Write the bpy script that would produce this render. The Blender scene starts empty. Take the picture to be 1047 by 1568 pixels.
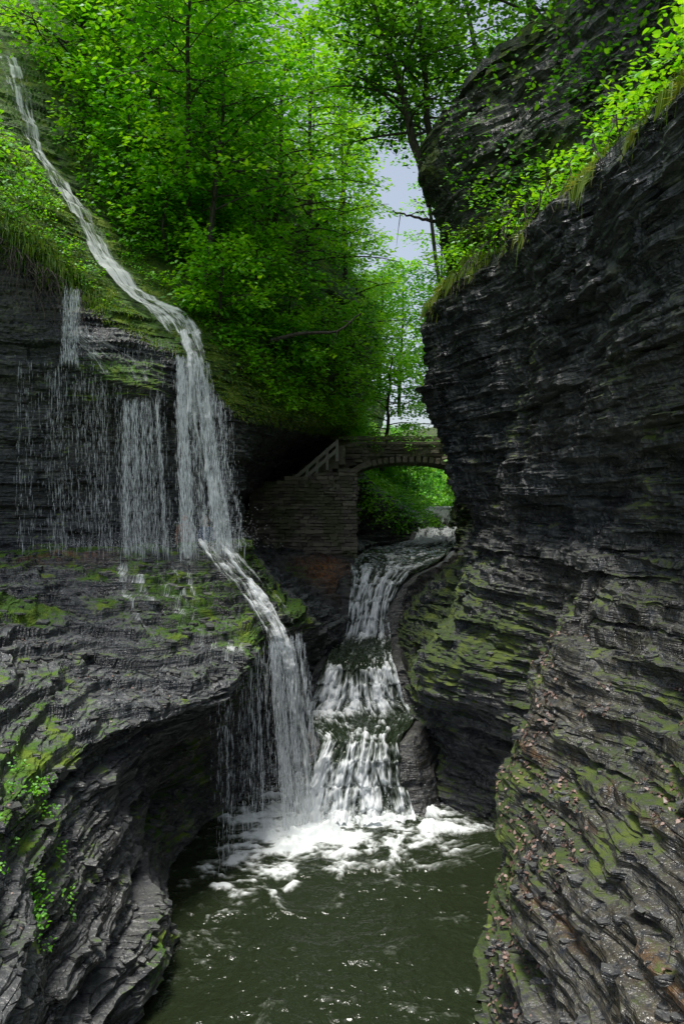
import bpy, math, random
import numpy as np
from mathutils import Vector, kdtree
rng=np.random.default_rng(7); random.seed(7)
scene=bpy.context.scene
# ---------------------------------------------------------------- noise
def _h(i,j,k,s):
    a=(i.astype(np.int64)*374761393+j.astype(np.int64)*668265263+k.astype(np.int64)*2147483647+s*974634777)&0xFFFFFFFF
    a=((a^(a>>13))*1274126177)&0xFFFFFFFF
    a=((a^(a>>16))*2246822519)&0xFFFFFFFF
    a=a^(a>>15)
    return (a&0xFFFFFF)/float(0xFFFFFF)
def vn(x,y,z,s=0):
    x,y,z=np.broadcast_arrays(x,y,z)
    xi=np.floor(x);yi=np.floor(y);zi=np.floor(z)
    fx=x-xi;fy=y-yi;fz=z-zi
    fx=fx*fx*(3-2*fx);fy=fy*fy*(3-2*fy);fz=fz*fz*(3-2*fz)
    r=0
    for dx in(0,1):
        for dy in(0,1):
            for dz in(0,1):
                w=(fx if dx else 1-fx)*(fy if dy else 1-fy)*(fz if dz else 1-fz)
                r=r+w*_h(xi+dx,yi+dy,zi+dz,s)
    return r*2-1
def fbm(x,y,z,o=4,s=0):
    r=0;a=.5
    for i in range(o):
        r=r+a*vn(x,y,z,s+i*17);x=x*2.03+3.1;y=y*2.03+1.7;z=z*2.03+5.3;a*=.5
    return r
def sst(a,b,x):
    t=np.clip((x-a)/(b-a),0,1);return t*t*(3-2*t)
# ---------------------------------------------------------------- mesh helper
def make_mesh(name,groups,mats,smooth=False,attrs=None,parent=None):
    V=[];L=[];S=[];MI=[];off=0;lo=0
    for v,f,mi in groups:
        v=np.asarray(v,float);f=np.asarray(f,np.int64)
        if len(v)==0: continue
        V.append(v);L.append((f+off).ravel());k=f.shape[1]
        S.append(lo+np.arange(len(f))*k);MI.append(np.full(len(f),mi));off+=len(v);lo+=f.size
    V=np.concatenate(V);L=np.concatenate(L);S=np.concatenate(S);MI=np.concatenate(MI)
    me=bpy.data.meshes.new(name)
    me.vertices.add(len(V));me.vertices.foreach_set('co',V.ravel().astype(np.float32))
    me.loops.add(len(L));me.loops.foreach_set('vertex_index',L.astype(np.int32))
    me.polygons.add(len(S));me.polygons.foreach_set('loop_start',S.astype(np.int32))
    me.polygons.foreach_set('material_index',MI.astype(np.int32))
    me.update(calc_edges=True)
    me.polygons.foreach_set('use_smooth',np.full(len(S),smooth))
    for m in mats: me.materials.append(m)
    if attrs:
        for n,a in attrs.items():
            a=np.asarray(a,float)
            if a.ndim==1:
                at=me.attributes.new(n,'FLOAT','POINT');at.data.foreach_set('value',a.astype(np.float32))
            else:
                at=me.attributes.new(n,'FLOAT_COLOR','POINT')
                c=np.ones((len(a),4));c[:,:3]=a;at.data.foreach_set('color',c.ravel().astype(np.float32))
    me.update()
    ob=bpy.data.objects.new(name,me);scene.collection.objects.link(ob)
    if parent: ob.parent=parent
    return ob
def gridfaces(h,w):
    i=np.arange(h-1)[:,None]*w+np.arange(w-1)[None,:]
    return np.stack([i,i+1,i+w+1,i+w],-1).reshape(-1,4)
def hermite(C,t,tn,axis,k=.8):
    C=np.moveaxis(C,axis,0)
    m=np.gradient(C,t,axis=0)*k
    idx=np.clip(np.searchsorted(t,tn,side='right')-1,0,len(t)-2)
    h=(t[idx+1]-t[idx]);s=((tn-t[idx])/h)
    sh=(-1,)+(1,)*(C.ndim-1);s=s.reshape(sh);h=h.reshape(sh)
    r=(2*s**3-3*s**2+1)*C[idx]+(s**3-2*s**2+s)*h*m[idx]+(-2*s**3+3*s**2)*C[idx+1]+(s**3-s**2)*h*m[idx+1]
    return np.moveaxis(r,0,axis)
def loft(C,nu,nv,k=.8,wu=None,wv=None):
    C=np.array(C,float)
    du=np.linalg.norm(np.diff(C,axis=0),axis=2).mean(1); dv=np.linalg.norm(np.diff(C,axis=1),axis=2).mean(0)
    tu=np.concatenate([[0],np.cumsum(du)]);tv=np.concatenate([[0],np.cumsum(dv)])
    def samp(t,d,n,w):
        if w is None: w=np.ones(len(d))
        c=np.concatenate([[0],np.cumsum(d*np.asarray(w))]);
        return np.interp(np.linspace(0,c[-1],n),c,t)
    un=samp(tu,du,nu,wu);vnn=samp(tv,dv,nv,wv)
    D=hermite(C,tu,un,0,k);D=hermite(D,tv,vnn,1,k*.75)
    return D,np.interp(un,tu,np.arange(len(tu))),np.interp(vnn,tv,np.arange(len(tv)))
def gnorm(D,flip=False):
    a=np.gradient(D,axis=0);b=np.gradient(D,axis=1)
    n=np.cross(a,b);n/=np.linalg.norm(n,axis=2,keepdims=True)+1e-9
    return -n if flip else n
LAY=((1.1,.30,.28),(.42,.22,.42),(.17,.15,.75),(.08,.075,1.3),(.045,.03,2.4))
def strata(D,flip,amp=1.,terr=1.,ts=.34,seed=0,tn=.35):
    N=gnorm(D,flip)
    for _ in range(6):
        N[1:-1]=(N[:-2]+N[1:-1]+N[2:])/3;N[:,1:-1]=(N[:,:-2]+N[:,1:-1]+N[:,2:])/3
    x,y,z=D[...,0],D[...,1],D[...,2]
    up=np.clip(N[...,2],0,1);upm=sst(.5,.9,up)
    H=N.copy();H[...,2]*=.12;H/=np.linalg.norm(H,axis=2,keepdims=True)+1e-6
    zz=z+.05*x-.03*y+.16*fbm(x*.25,y*.25,z*.1,3,seed+3)+.03*vn(x*1.3,y*1.3,z*.5,seed+4)
    d=0
    for h,a,fr in LAY:
        wz=zz/h+.35*vn(zz*.9/h*.3,x*.1,y*.1,seed+9)
        kk=np.floor(wz)
        r=fbm(x*fr+kk*13.7,y*fr+kk*7.1,kk*3.3,3,seed+int(h*100))*1.6
        blk=_h(np.floor(x*fr*1.7+kk*.37+.6*vn(x,y,z,5)),np.floor(y*fr*1.7+kk*.71),kk,seed+21)-.5
        d=d+a*(r+.5*blk)
    d=d+.5*fbm(x*.35,y*.35,z*.3,4,seed+31)+.04*fbm(x*3,y*3,z*5,3,seed+33)
    P=D+H*(d*amp*(1-.8*upm))[...,None]
    x,y,z=P[...,0],P[...,1],P[...,2]
    w=z+tn*fbm(x*.5,y*.5,0*x,3,seed+41)+.10*fbm(x*2.2,y*2.2,0*x,3,seed+42)
    q=w/ts;f=q-np.floor(q);big=(sst(.80,.93,f)-f+.3)*ts*.95
    kk=np.floor(q)
    w2=w+.06*fbm(x*4+kk*3.1,y*4+kk*5.3,kk,3,seed+44)
    q2=w2/(ts*.3);f2=q2-np.floor(q2);small=(sst(.72,.95,f2)-f2+.3)*ts*.3*.8
    dz=big+small*.9
    dz=dz+.10*fbm(x*1.3,y*1.3,0*x,4,seed+47)+.02*vn(x*7,y*7,0*x,seed+48)
    P[...,2]+=dz*terr*(.12+.88*sst(.3,.75,up))
    return P
# ---------------------------------------------------------------- materials
class NT:
    def __init__(s,name):
        s.m=bpy.data.materials.new(name);s.m.use_nodes=True;s.t=s.m.node_tree;s.t.nodes.clear()
        s.out=s.n('ShaderNodeOutputMaterial')
    def n(s,t,**kw):
        nd=s.t.nodes.new(t)
        for k,v in kw.items(): setattr(nd,k,v)
        return nd
    def l(s,a,b): s.t.links.new(a,b)
    def setv(s,sock,v):
        if hasattr(v,'is_output'): s.l(v,sock)
        else:
            try: sock.default_value=v
            except Exception: sock.default_value=tuple(v)+(1,)
    def math(s,op,a,b=0,c=None,clamp=False):
        m=s.n('ShaderNodeMath',operation=op);m.use_clamp=clamp;s.setv(m.inputs[0],a);s.setv(m.inputs[1],b)
        if c is not None:s.setv(m.inputs[2],c)
        return m.outputs[0]
    def noise(s,vec,scale,detail=4,rough=.55,dist=0):
        m=s.n('ShaderNodeTexNoise');s.l(vec,m.inputs['Vector']);m.inputs['Scale'].default_value=scale
        m.inputs['Detail'].default_value=detail;m.inputs['Roughness'].default_value=rough;m.inputs['Distortion'].default_value=dist
        return m.outputs['Fac']
    def mapr(s,v,a,b,c=0,d=1):
        m=s.n('ShaderNodeMapRange');m.interpolation_type='SMOOTHSTEP';s.setv(m.inputs[0],v)
        for i,q in enumerate((a,b,c,d)): s.setv(m.inputs[1+i],q)
        return m.outputs[0]
    def mix(s,f,a,b):
        m=s.n('ShaderNodeMix',data_type='RGBA');s.setv(m.inputs[0],f)
        for i,v in((6,a),(7,b)):
            if hasattr(v,'is_output'): s.l(v,m.inputs[i])
            else: m.inputs[i].default_value=tuple(v)+(1,)
        return m.outputs[2]
    def scalevec(s,vec,sc):
        m=s.n('ShaderNodeMapping');s.l(vec,m.inputs[0]);m.inputs['Scale'].default_value=sc;return m.outputs[0]
    def pos(s): return s.n('ShaderNodeNewGeometry').outputs['Position']
    def attr(s,name,o='Fac'):
        a=s.n('ShaderNodeAttribute');a.attribute_name=name;return a.outputs[o]
    def bump(s,h,st,dist,nrm=None):
        b=s.n('ShaderNodeBump');s.l(h,b.inputs['Height']);b.inputs['Strength'].default_value=st;b.inputs['Distance'].default_value=dist
        if nrm: s.l(nrm,b.inputs['Normal'])
        return b.outputs[0]
    def ramp(s,v,cols):
        r=s.n('ShaderNodeValToRGB');e=r.color_ramp.elements
        while len(e)<len(cols): e.new(.5)
        for i,(p,c) in enumerate(cols): e[i].position=p;e[i].color=tuple(c)+(1,)
        s.l(v,r.inputs[0]);return r.outputs[0]
def rock_material(name,dark=(.009,.011,.015),mid=(.036,.041,.048),light=(.20,.20,.195),mossA=(.018,.045,.003),mossB=(.070,.165,.007),mossC=(.13,.19,.014),tread=.55,trc=(.16,.165,.17)):
    k=NT(name);p=k.pos();geo=k.n('ShaderNodeNewGeometry')
    st2=k.scalevec(p,(1.3,1.3,20))
    n2=k.noise(st2,1.1,3,.65);n4=k.noise(p,9,3,.7);n5=k.noise(p,1.6,2,.6)
    a=k.math('ADD',k.math('MULTIPLY',n5,.4),k.math('MULTIPLY',n2,.6))
    c=k.mix(k.mapr(a,.38,.58),dark,mid)
    c=k.mix(k.math('MULTIPLY',k.mapr(a,.50,.66),k.mapr(n4,.40,.65)),c,light)
    sep=k.n('ShaderNodeSeparateColor');k.l(k.attr('mask','Color'),sep.inputs[0])
    R,G,B=sep.outputs
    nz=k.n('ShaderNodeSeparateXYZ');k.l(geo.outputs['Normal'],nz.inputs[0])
    td=k.math('MULTIPLY',k.mapr(nz.outputs[2],.45,.95),k.mapr(n4,.25,.65,.10,tread))  # up-facing treads painted paler: weathering, plus top light put into the colour
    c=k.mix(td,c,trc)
    c=k.mix(k.math('MULTIPLY',k.math('MULTIPLY',k.mapr(n4,.30,.62),G),.7),c,k.mix(n2,(.030,.025,.014),(.17,.145,.085)))
    c=k.mix(k.math('MULTIPLY',k.mapr(n4,.35,.6),B),c,(.38,.15,.03))
    nn=k.math('ADD',k.math('MULTIPLY',nz.outputs[2],.28),k.math('ADD',k.math('MULTIPLY',n5,.8),k.math('MULTIPLY',n4,.8)))
    thr=k.math('SUBTRACT',1.36,k.math('MULTIPLY',R,.78))
    ms=k.mapr(k.math('SUBTRACT',nn,thr),-.05,.20)
    ms=k.math('MULTIPLY',ms,k.mapr(R,.02,.15))
    mc=k.mix(k.mapr(n4,.3,.7),mossA,mossB)
    mc=k.mix(k.mapr(n5,.50,.7),mc,mossC)
    c=k.mix(ms,c,mc)
    pb=k.n('ShaderNodeBsdfPrincipled');k.l(c,pb.inputs['Base Color'])
    rg=k.mapr(n5,.3,.7,.22,.48)
    rg=k.math('ADD',rg,k.math('MULTIPLY',ms,.5),clamp=True);k.l(rg,pb.inputs['Roughness'])
    pb.inputs['Specular IOR Level'].default_value=.55
    h=k.math('ADD',k.math('MULTIPLY',n2,.8),k.math('MULTIPLY',n4,.6))
    k.l(k.bump(h,1.,.08),pb.inputs['Normal']);k.l(pb.outputs[0],k.out.inputs[0]);return k.m
def leaf_material(name,ca,cb,cc,trans=.45,gl=.04):
    k=NT(name);t=k.attr('tint');c=k.ramp(t,((0,ca),(.5,cb),(1,cc)))
    d=k.n('ShaderNodeBsdfDiffuse');k.l(c,d.inputs['Color'])
    g=k.n('ShaderNodeBsdfGlossy');g.inputs['Roughness'].default_value=.4;g.inputs['Color'].default_value=(.8,.85,.9,1)
    tr=k.n('ShaderNodeBsdfTranslucent')
    cs=[tuple(min(.9,q*m) for q,m in zip(v,(2.0,1.7,1.2))) for v in (ca,cb,cc)]
    k.l(k.ramp(t,((0,cs[0]),(.5,cs[1]),(1,cs[2]))),tr.inputs[0])
    m=k.n('ShaderNodeMixShader');m.inputs[0].default_value=trans;k.l(d.outputs[0],m.inputs[1]);k.l(tr.outputs[0],m.inputs[2])
    m2=k.n('ShaderNodeMixShader');m2.inputs[0].default_value=gl;k.l(m.outputs[0],m2.inputs[1]);k.l(g.outputs[0],m2.inputs[2])
    k.l(m2.outputs[0],k.out.inputs[0]);return k.m
def bark_material(name):
    k=NT(name);p=k.pos();n=k.noise(k.scalevec(p,(6,6,1.2)),4,3,.6)
    c=k.mix(k.mapr(n,.35,.65),(.018,.014,.011),(.085,.07,.055))
    pb=k.n('ShaderNodeBsdfPrincipled');k.l(c,pb.inputs['Base Color']);pb.inputs['Roughness'].default_value=.8
    k.l(k.bump(n,.8,.04),pb.inputs['Normal']);k.l(pb.outputs[0],k.out.inputs[0]);return k.m
def masonry_material():
    k=NT('masonry');p=k.pos();t=k.attr('tint')
    n=k.noise(p,7,4,.65);n2=k.noise(p,1.1,3)
    c=k.mix(k.math('ADD',k.math('MULTIPLY',t,.6),k.math('MULTIPLY',n,.4)),(.035,.033,.028),(.34,.30,.23))
    ms=k.mapr(n2,.45,.60);c=k.mix(k.math('MULTIPLY',ms,.55),c,(.07,.095,.02))
    pb=k.n('ShaderNodeBsdfPrincipled');k.l(c,pb.inputs['Base Color']);pb.inputs['Roughness'].default_value=.75
    k.l(k.bump(n,.8,.05),pb.inputs['Normal']);k.l(pb.outputs[0],k.out.inputs[0]);return k.m
def foamwater_material(name,deep=(.010,.016,.010),veil=False,lo=.30,hi=.80,brd=.55,rip=.05,mx=1.,cdark=(.30,.34,.31),clight=(.86,.89,.91),bst=.35,wsc=8):
    k=NT(name);f=k.attr('foam');fl=k.attr('flow','Vector')
    n=k.noise(k.scalevec(fl,(16,1.6,1)),1,4,.7);n2=k.noise(k.scalevec(fl,(50,4,1)),1,3,.65)
    s=k.math('SUBTRACT',k.math('ADD',k.math('MULTIPLY',n,.6),k.math('MULTIPLY',n2,.4)),.5)
    ff=k.math('ADD',f,k.math('MULTIPLY',s,brd*2.6))
    fac=k.mapr(ff,lo,hi,0,mx)
    c=k.mix(k.mapr(ff,lo,1.0),cdark,clight)
    d=k.n('ShaderNodeBsdfPrincipled');k.l(c,d.inputs['Base Color']);d.inputs['Roughness'].default_value=.75;d.inputs['Specular IOR Level'].default_value=.12
    bn=k.bump(k.math('ADD',n,n2),bst,.05);k.l(bn,d.inputs['Normal'])
    m=k.n('ShaderNodeMixShader');k.l(fac,m.inputs[0])
    tr=k.n('ShaderNodeBsdfTranslucent');tr.inputs[0].default_value=(.86,.89,.91,1)
    dm=k.n('ShaderNodeMixShader');dm.inputs[0].default_value=.35 if veil else .12;k.l(d.outputs[0],dm.inputs[1]);k.l(tr.outputs[0],dm.inputs[2]);d=dm
    if veil: w=k.n('ShaderNodeBsdfTransparent')
    else:
        w=k.n('ShaderNodeBsdfPrincipled');w.inputs['Roughness'].default_value=.08
        w.inputs['Base Color'].default_value=tuple(deep)+(1,)
        w.inputs['IOR'].default_value=1.33;w.inputs['Specular IOR Level'].default_value=.6
        k.l(k.bump(k.noise(k.pos(),wsc,3,.6,.4),.6,rip),w.inputs['Normal'])
    k.l(w.outputs[0],m.inputs[1]);k.l(d.outputs[0],m.inputs[2]);k.l(m.outputs[0],k.out.inputs[0]);return k.m
def plain(name,col,rough=.7,var=.5,scale=8):
    k=NT(name);n=k.noise(k.pos(),scale,2)
    pb=k.n('ShaderNodeBsdfPrincipled');k.l(k.mix(n,tuple(c*(1-var) for c in col),col),pb.inputs['Base Color']);pb.inputs['Roughness'].default_value=rough
    k.l(pb.outputs[0],k.out.inputs[0]);return k.m
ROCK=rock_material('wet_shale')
ROCKS=rock_material('ledge_shale_lit',mid=(.045,.050,.056),light=(.24,.24,.23),tread=.62,trc=(.18,.185,.19),mossA=(.014,.038,.003),mossB=(.060,.145,.006),mossC=(.12,.18,.012))  # brighter shale copy for the left shelf, its light painted into tone and treads
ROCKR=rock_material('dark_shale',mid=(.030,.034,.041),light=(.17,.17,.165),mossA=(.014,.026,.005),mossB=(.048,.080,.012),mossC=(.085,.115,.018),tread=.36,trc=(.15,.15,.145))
LEAF=leaf_material('leaf_green',(.022,.120,.003),(.085,.34,.004),(.24,.56,.010))
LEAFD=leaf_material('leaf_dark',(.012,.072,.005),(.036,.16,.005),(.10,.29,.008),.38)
GRASS=leaf_material('grass_blade',(.045,.125,.004),(.12,.27,.008),(.26,.30,.035),.3)
LITTER=leaf_material('fallen_leaf',(.07,.045,.038),(.16,.10,.08),(.32,.22,.18),.05)
BARK=bark_material('bark');MASON=masonry_material()
CASC=foamwater_material('white_water',(.018,.027,.014),lo=.26,hi=.92,brd=.60)
VEIL=foamwater_material('falling_water',veil=True,lo=.26,hi=1.0,brd=.85,mx=.9)
POOLM=foamwater_material('pool_water',(.017,.024,.011),lo=.34,hi=1.0,brd=.42,rip=.08,cdark=(.16,.18,.13),clight=(.80,.84,.84),wsc=6)
DROP=plain('water_drops',(.80,.84,.87),.5,.1)
# ---------------------------------------------------------------- rock masses
zs=[-8.5,-7,-5.8,-4.7,-3.7,-2.3,-1,-.2,.4,2,4]
def rc(y,xs,lip,up):
    pts=[(xs[i],y,zs[i]) for i in range(11)]
    pts+= [(lip[0],y,lip[1])]+[(a,y,b) for a,b in up]
    return pts
RC=[
rc(2,[2.0,2.0,2.2,2.6,3.0,3.6,4.3,4.7,4.6,4.2,3.9],(3.8,4.4),[(4.8,5),(5.8,8),(6.7,10.5),(8,13),(13,16)]),
rc(6,[1.8,2.0,2.3,2.7,3.1,3.9,4.6,5.0,4.8,4.4,4.0],(3.9,4.8),[(4.8,5.5),(5.9,8),(6.7,10.5),(8,13),(13,16)]),
rc(8.5,[2.1,2.2,2.3,2.6,3.0,3.8,4.6,4.9,4.7,4.3,4.0],(3.95,5.1),[(4.8,5.8),(5.8,8),(6.4,10.5),(8,13),(13,16)]),
rc(10.5,[2.1,2.3,2.6,2.6,2.9,3.5,4.4,4.8,4.6,4.2,4.0],(3.9,5.3),[(4.8,6.0),(5.5,8),(6.1,10.5),(7.5,13),(13,16)]),
rc(12,[2.6,2.9,3.3,3.2,3.4,3.8,4.4,4.75,4.5,4.2,4.0],(3.8,5.4),[(4.7,6.1),(5.2,8.2),(5.8,10.5),(7.5,13),(13,16)]),
rc(13.7,[3.8,3.9,4.3,4.1,4.1,4.1,4.3,4.6,4.4,4.1,3.9],(3.75,5.6),[(4.6,6.3),(4.9,8.5),(5.4,10.8),(7,13),(13,16)]),
rc(15,[3.3,3.4,3.8,3.2,3.1,3.4,4.0,4.4,4.2,4.0,3.8],(3.7,5.8),[(4.4,6.5),(4.5,8.5),(5.0,11),(6.8,13),(13,16)]),
rc(16.5,[1.8,1.9,2.4,2.0,2.1,3.0,3.8,4.1,3.9,3.7,3.4],(3.3,5.9),[(3.9,6.7),(3.9,8.5),(4.4,11),(6.5,13),(13,16)]),
rc(18,[1.3,1.4,1.6,1.9,2.5,3.1,3.6,3.8,3.7,3.4,2.9],(2.9,6.1),[(3.4,6.9),(3.2,8.6),(3.3,11),(5.5,13.2),(12,16)]),
rc(20,[1.3,1.4,1.6,1.9,2.7,3.3,3.7,3.7,3.5,3.1,2.5],(2.35,5.8),[(2.8,6.8),(2.8,8.5),(2.6,10.3),(4.2,12.6),(9,15.5)]),
rc(21.7,[1.4,1.5,1.6,1.7,1.9,3.0,4.1,4.2,4.1,3.9,3.4],(3.4,6.0),[(3.8,7),(3.8,8.5),(3.6,10),(5.4,12),(10,15)]),
rc(24,[2.2,2.2,2.2,2.2,2.3,3.4,4.8,5.0,5.0,5,4.8],(4.8,6.0),[(5.3,7),(5.6,8.5),(6,10),(7.5,12),(12,14)]),
rc(28,[4.2,4.2,4.2,4.3,4.4,4.6,5.2,5.4,5.4,5.4,5.3],(5.3,6.0),[(5.8,7),(6.2,8.5),(7,10),(9,12),(13,14)]),
rc(34,[5.4]*6+[5.6,5.8,5.9,6,6.1],(6.3,6.0),[(6.8,7),(7.5,8.5),(9,10),(11,12),(15,13)]),
rc(46,[6.4]*6+[6.8,7.4,7.8,8.3,9],(9.6,6.0),[(10.5,7),(11.5,8),(13,9),(15,10),(20,11)]),
rc(66,[9]*6+[9.5,10,11,12,14],(15,6.0),[(16,7),(17,8),(19,9),(21,10),(26,11)])]
D,ui,vi=loft(RC,780,620,.7,wu=[.25,.8,1,1,1,1,1,1,1,1,1,.8,.45,.22,.12],wv=[.5]+[1]*11+[.8,.6,.5,.3])
P=strata(D,True,.9,.8,.36,3);RCn=gnorm(P,True);RCP=P
x,y,z=P[...,0],P[...,1],P[...,2]
V2=np.broadcast_to(vi[None,:],x.shape)
moss=.30+.26*sst(-.5,-3,z)*sst(6,12,y)+.35*sst(10.9,11.8,V2)+.5*sst(26,34,y)
moss=np.clip(moss+.5*fbm(x*.4,y*.4,z*.4,3,8)*1.5,0,1)
brown=np.clip(.10+.50*sst(0,-2,z)*sst(17,12,y)+.2*sst(5,6,z)+.4*fbm(x*.3,y*.3,z*.6,3,18),0,1)
och=.22*sst(-1.5,-4,z)*sst(14,10,y)*sst(.15,.38,fbm(x*.5,y*.5,z*3.5,3,88))
make_mesh('right_cliff',[(P.reshape(-1,3),gridfaces(*P.shape[:2]),0)],[ROCKR],attrs={'mask':np.stack([moss,brown,och],-1).reshape(-1,3)})
LS=[
[(-2.2,3,-8.5),(-2.4,3,-7),(-2.7,3,-5.5),(-3.0,3,-4),(-3.3,3,-3.0),(-4.5,3,-2.6),(-6.5,3,-2.2),(-12,3,-1.5)],
[(-2.6,6.5,-8.5),(-2.75,6.5,-7),(-2.95,6.6,-5.6),(-3.3,6.9,-4.3),(-3.8,7.1,-3.4),(-4.8,7.4,-2.8),(-6.5,8,-2.2),(-12,9,-1.2)],
[(-2.9,8.5,-8.5),(-2.9,8.7,-7),(-3.05,8.8,-5.6),(-3.4,9.1,-4.6),(-4.0,9.3,-3.6),(-5,10,-2.75),(-7,11.5,-1.9),(-13,14,-1)],
[(-2.8,10,-8.5),(-2.85,10.2,-7),(-3.1,10.7,-5.8),(-3.6,11.1,-4.6),(-3.6,10.9,-3.55),(-4.7,11.9,-2.75),(-6.6,14,-1.7),(-11,17.2,-.9)],
[(-3.4,12.9,-8.5),(-3.6,13.3,-7),(-3.9,13.4,-5.8),(-3.9,13.2,-4.4),(-2.9,12.0,-3.55),(-4,13.2,-2.8),(-5.8,15.2,-1.7),(-9,17.3,-.95)],
[(-3.1,14.8,-8.5),(-3.2,15.1,-7),(-3.4,15.2,-5.8),(-3.3,14.9,-4.3),(-2.35,13.1,-3.5),(-3.4,14.3,-2.6),(-4.8,15.8,-1.6),(-7,17.3,-.92)],
[(-2.6,16.2,-8.5),(-2.6,16.4,-7),(-2.8,16.6,-5.8),(-2.8,16.4,-4.2),(-2.1,14.8,-3.05),(-2.9,15.6,-2.2),(-3.8,16.4,-1.4),(-5,17.3,-.9)],
[(-1.8,17.2,-8.5),(-1.8,17.4,-7),(-2.0,17.6,-5.8),(-2.0,17.5,-4.2),(-1.4,16.3,-2.8),(-2.1,16.6,-1.9),(-2.6,16.9,-1.3),(-3.4,17.3,-.85)],
[(-.8,18,-8.5),(-.9,18,-7),(-1.1,18.6,-5.8),(-1.2,18.8,-4.4),(-1.0,18.2,-2.9),(-1.7,18,-2.0),(-2.2,17.8,-1.3),(-2.6,17.6,-.8)],
[(-.7,19.5,-8.5),(-.7,19.5,-7),(-.7,19.6,-5.8),(-.6,20,-4.8),(-.7,20.5,-3.4),(-1.6,20.3,-2.2),(-2.4,20,-1.4),(-2.9,19.5,-.7)],
[(-.2,22,-8.5),(-.2,22,-7),(-.2,22.2,-5.8),(-.1,22.4,-4.6),(.1,22.8,-3.2),(-1.1,22.8,-2.4),(-2.6,22.6,-1.7),(-3.6,22.2,-.9)],
[(.45,24,-8.5),(.45,24,-7),(.45,24,-5.8),(.45,24.2,-4.4),(.45,24.5,-2.2),(-.8,24.8,-1.9),(-2.5,25,-1.6),(-4.2,25,-1)],
[(.6,28,-8.5),(.6,28,-7),(.6,28,-5),(.6,28,-3),(.6,28,-1.6),(-.5,28,-1.4),(-2.5,28,-1),(-5,28,-.5)],
[(1.5,33,-8.5),(1.5,33,-7),(1.5,33,-5),(1.6,33,-3),(1.8,33,-1.5),(.5,33,-1.2),(-1.5,33,-1),(-5,33,-.5)],
]
for i,c in enumerate(LS):
    X,Y,Z=c[-1]
    if 3<=i<=7: c+= [(X-.1,Y+.42,Z-.02),(X-.12,Y+.5,-1.8),(X-.3,19.6,-1.85)]
    else: c+= [(X-.3,Y+.3,Z),(X-.4,Y+.5,Z-.1),(X-1.2,Y+1.4,Z-.2)]
D,ui,vi=loft(LS,700,540,.6,wu=[.4,.9,1,1,1,1,1,1,1,1,.9,.6,.3],wv=[.4,1,1,1,1.1,1.1,.9,.8,1,.5])
P=strata(D,False,.85,.72,.26,51,.6);LSP=P;LSn=gnorm(P,False)
x,y,z=P[...,0],P[...,1],P[...,2]
V2=np.broadcast_to(vi[None,:],x.shape)
n_=fbm(x*.6,y*.6,z*.5,4,18)
moss=np.clip(.34+.20*sst(3.5,4.2,V2)+1.5*n_*.6+.08*sst(11,9,y)-.5*sst(18,20,y),0,1)
brown=np.clip(.12+.25*sst(-3.5,-5,z)+.5*n_,0,1)
och=np.clip(.9*np.exp(-((x+.7)**2/.8+(y-24.6)**2/1.5))+.5*np.exp(-((x+7.1)**2/1.2+(y-17)**2/.3)),0,1)
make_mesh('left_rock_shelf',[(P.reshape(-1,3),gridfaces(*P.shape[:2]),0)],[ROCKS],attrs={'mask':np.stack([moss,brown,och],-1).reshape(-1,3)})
LC=[
[(-14,15,-2.2),(-14,15,0),(-14,14.6,2),(-14,14.2,5),(-13,13.5,8.5),(-14,15,10),(-15,18,13),(-17,24,18),(-20,36,30)],
[(-10,17.8,-2.2),(-10,17.6,0),(-9.8,17,2),(-9.4,16.2,4.5),(-8.8,15.6,7.2),(-9.6,17,8.8),(-11,20,12),(-13,25,18),(-16,36,30)],
[(-8,18.4,-2.2),(-8,18.2,0),(-7.8,17.6,2),(-7.5,16.7,4),(-7.1,16.2,6.3),(-7.9,17.5,7.8),(-9.6,20.5,11.5),(-11.5,25,18),(-14,36,30)],
[(-6.5,18.7,-2.2),(-6.5,18.4,0),(-6.4,17.9,2.2),(-6.25,16.2,3.6),(-6.2,16.9,5.6),(-6.6,18,6.7),(-7.8,20.7,9.6),(-9.5,25,16.5),(-12,36,30)],
[(-5,18.8,-2.2),(-5,18.5,0),(-4.9,18,2),(-4.8,16.0,2.9),(-4.9,17.2,4.7),(-5.1,18.2,5.6),(-6,21,8.2),(-7,25,14),(-10,36,28)],
[(-3.7,18.8,-2.2),(-3.7,18.5,0),(-3.8,18,2),(-3.8,17.6,3),(-3.9,17.3,4.0),(-4,18.2,5.0),(-4.3,21,7),(-4.5,25,12),(-7,36,26)],
[(-2.9,18.8,-2.2),(-2.8,18.5,0),(-2.75,18.2,1.2),(-2.8,18,2.0),(-2.9,17.8,2.9),(-3,18.8,3.9),(-2.8,21.5,5.8),(-2.6,25,10),(-4,36,22)],
[(-3.6,21.5,-2.2),(-3.4,21.5,0),(-3,21,1.2),(-2.4,20.6,2.0),(-2.0,20.3,2.9),(-1.9,21.2,3.6),(-1.4,23.5,5),(-.6,27,9),(-1,36,16)],
[(-4.2,26,-2.2),(-4,26,0),(-3.2,25.6,1.4),(-1.9,24.5,2.4),(-1.0,23.8,3.1),(-.8,24.8,3.8),(-.2,26.5,5),(.8,30,7.5),(1,38,13)],
[(-2,32,-2.2),(-2,32,1),(-1.8,31.8,2),(-1.1,31.6,3.0),(-.2,31.4,3.7),(.4,32,4.3),(.9,33,5.2),(1.8,36,7.5),(2,43,13)],
[(4.2,36,-2.2),(3.9,36,-1),(3.2,36.3,.2),(2.2,36.6,1.2),(1.0,37,2),(.2,38,3),(-.3,41,5),(0,45,8),(1,52,12)],
[(7.2,55,-2),(7,55,-1),(6,56,0),(5,57,1),(4.5,58,3),(4,59,5),(3.5,61,7),(4,64,9),(5,72,12)],
]
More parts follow.
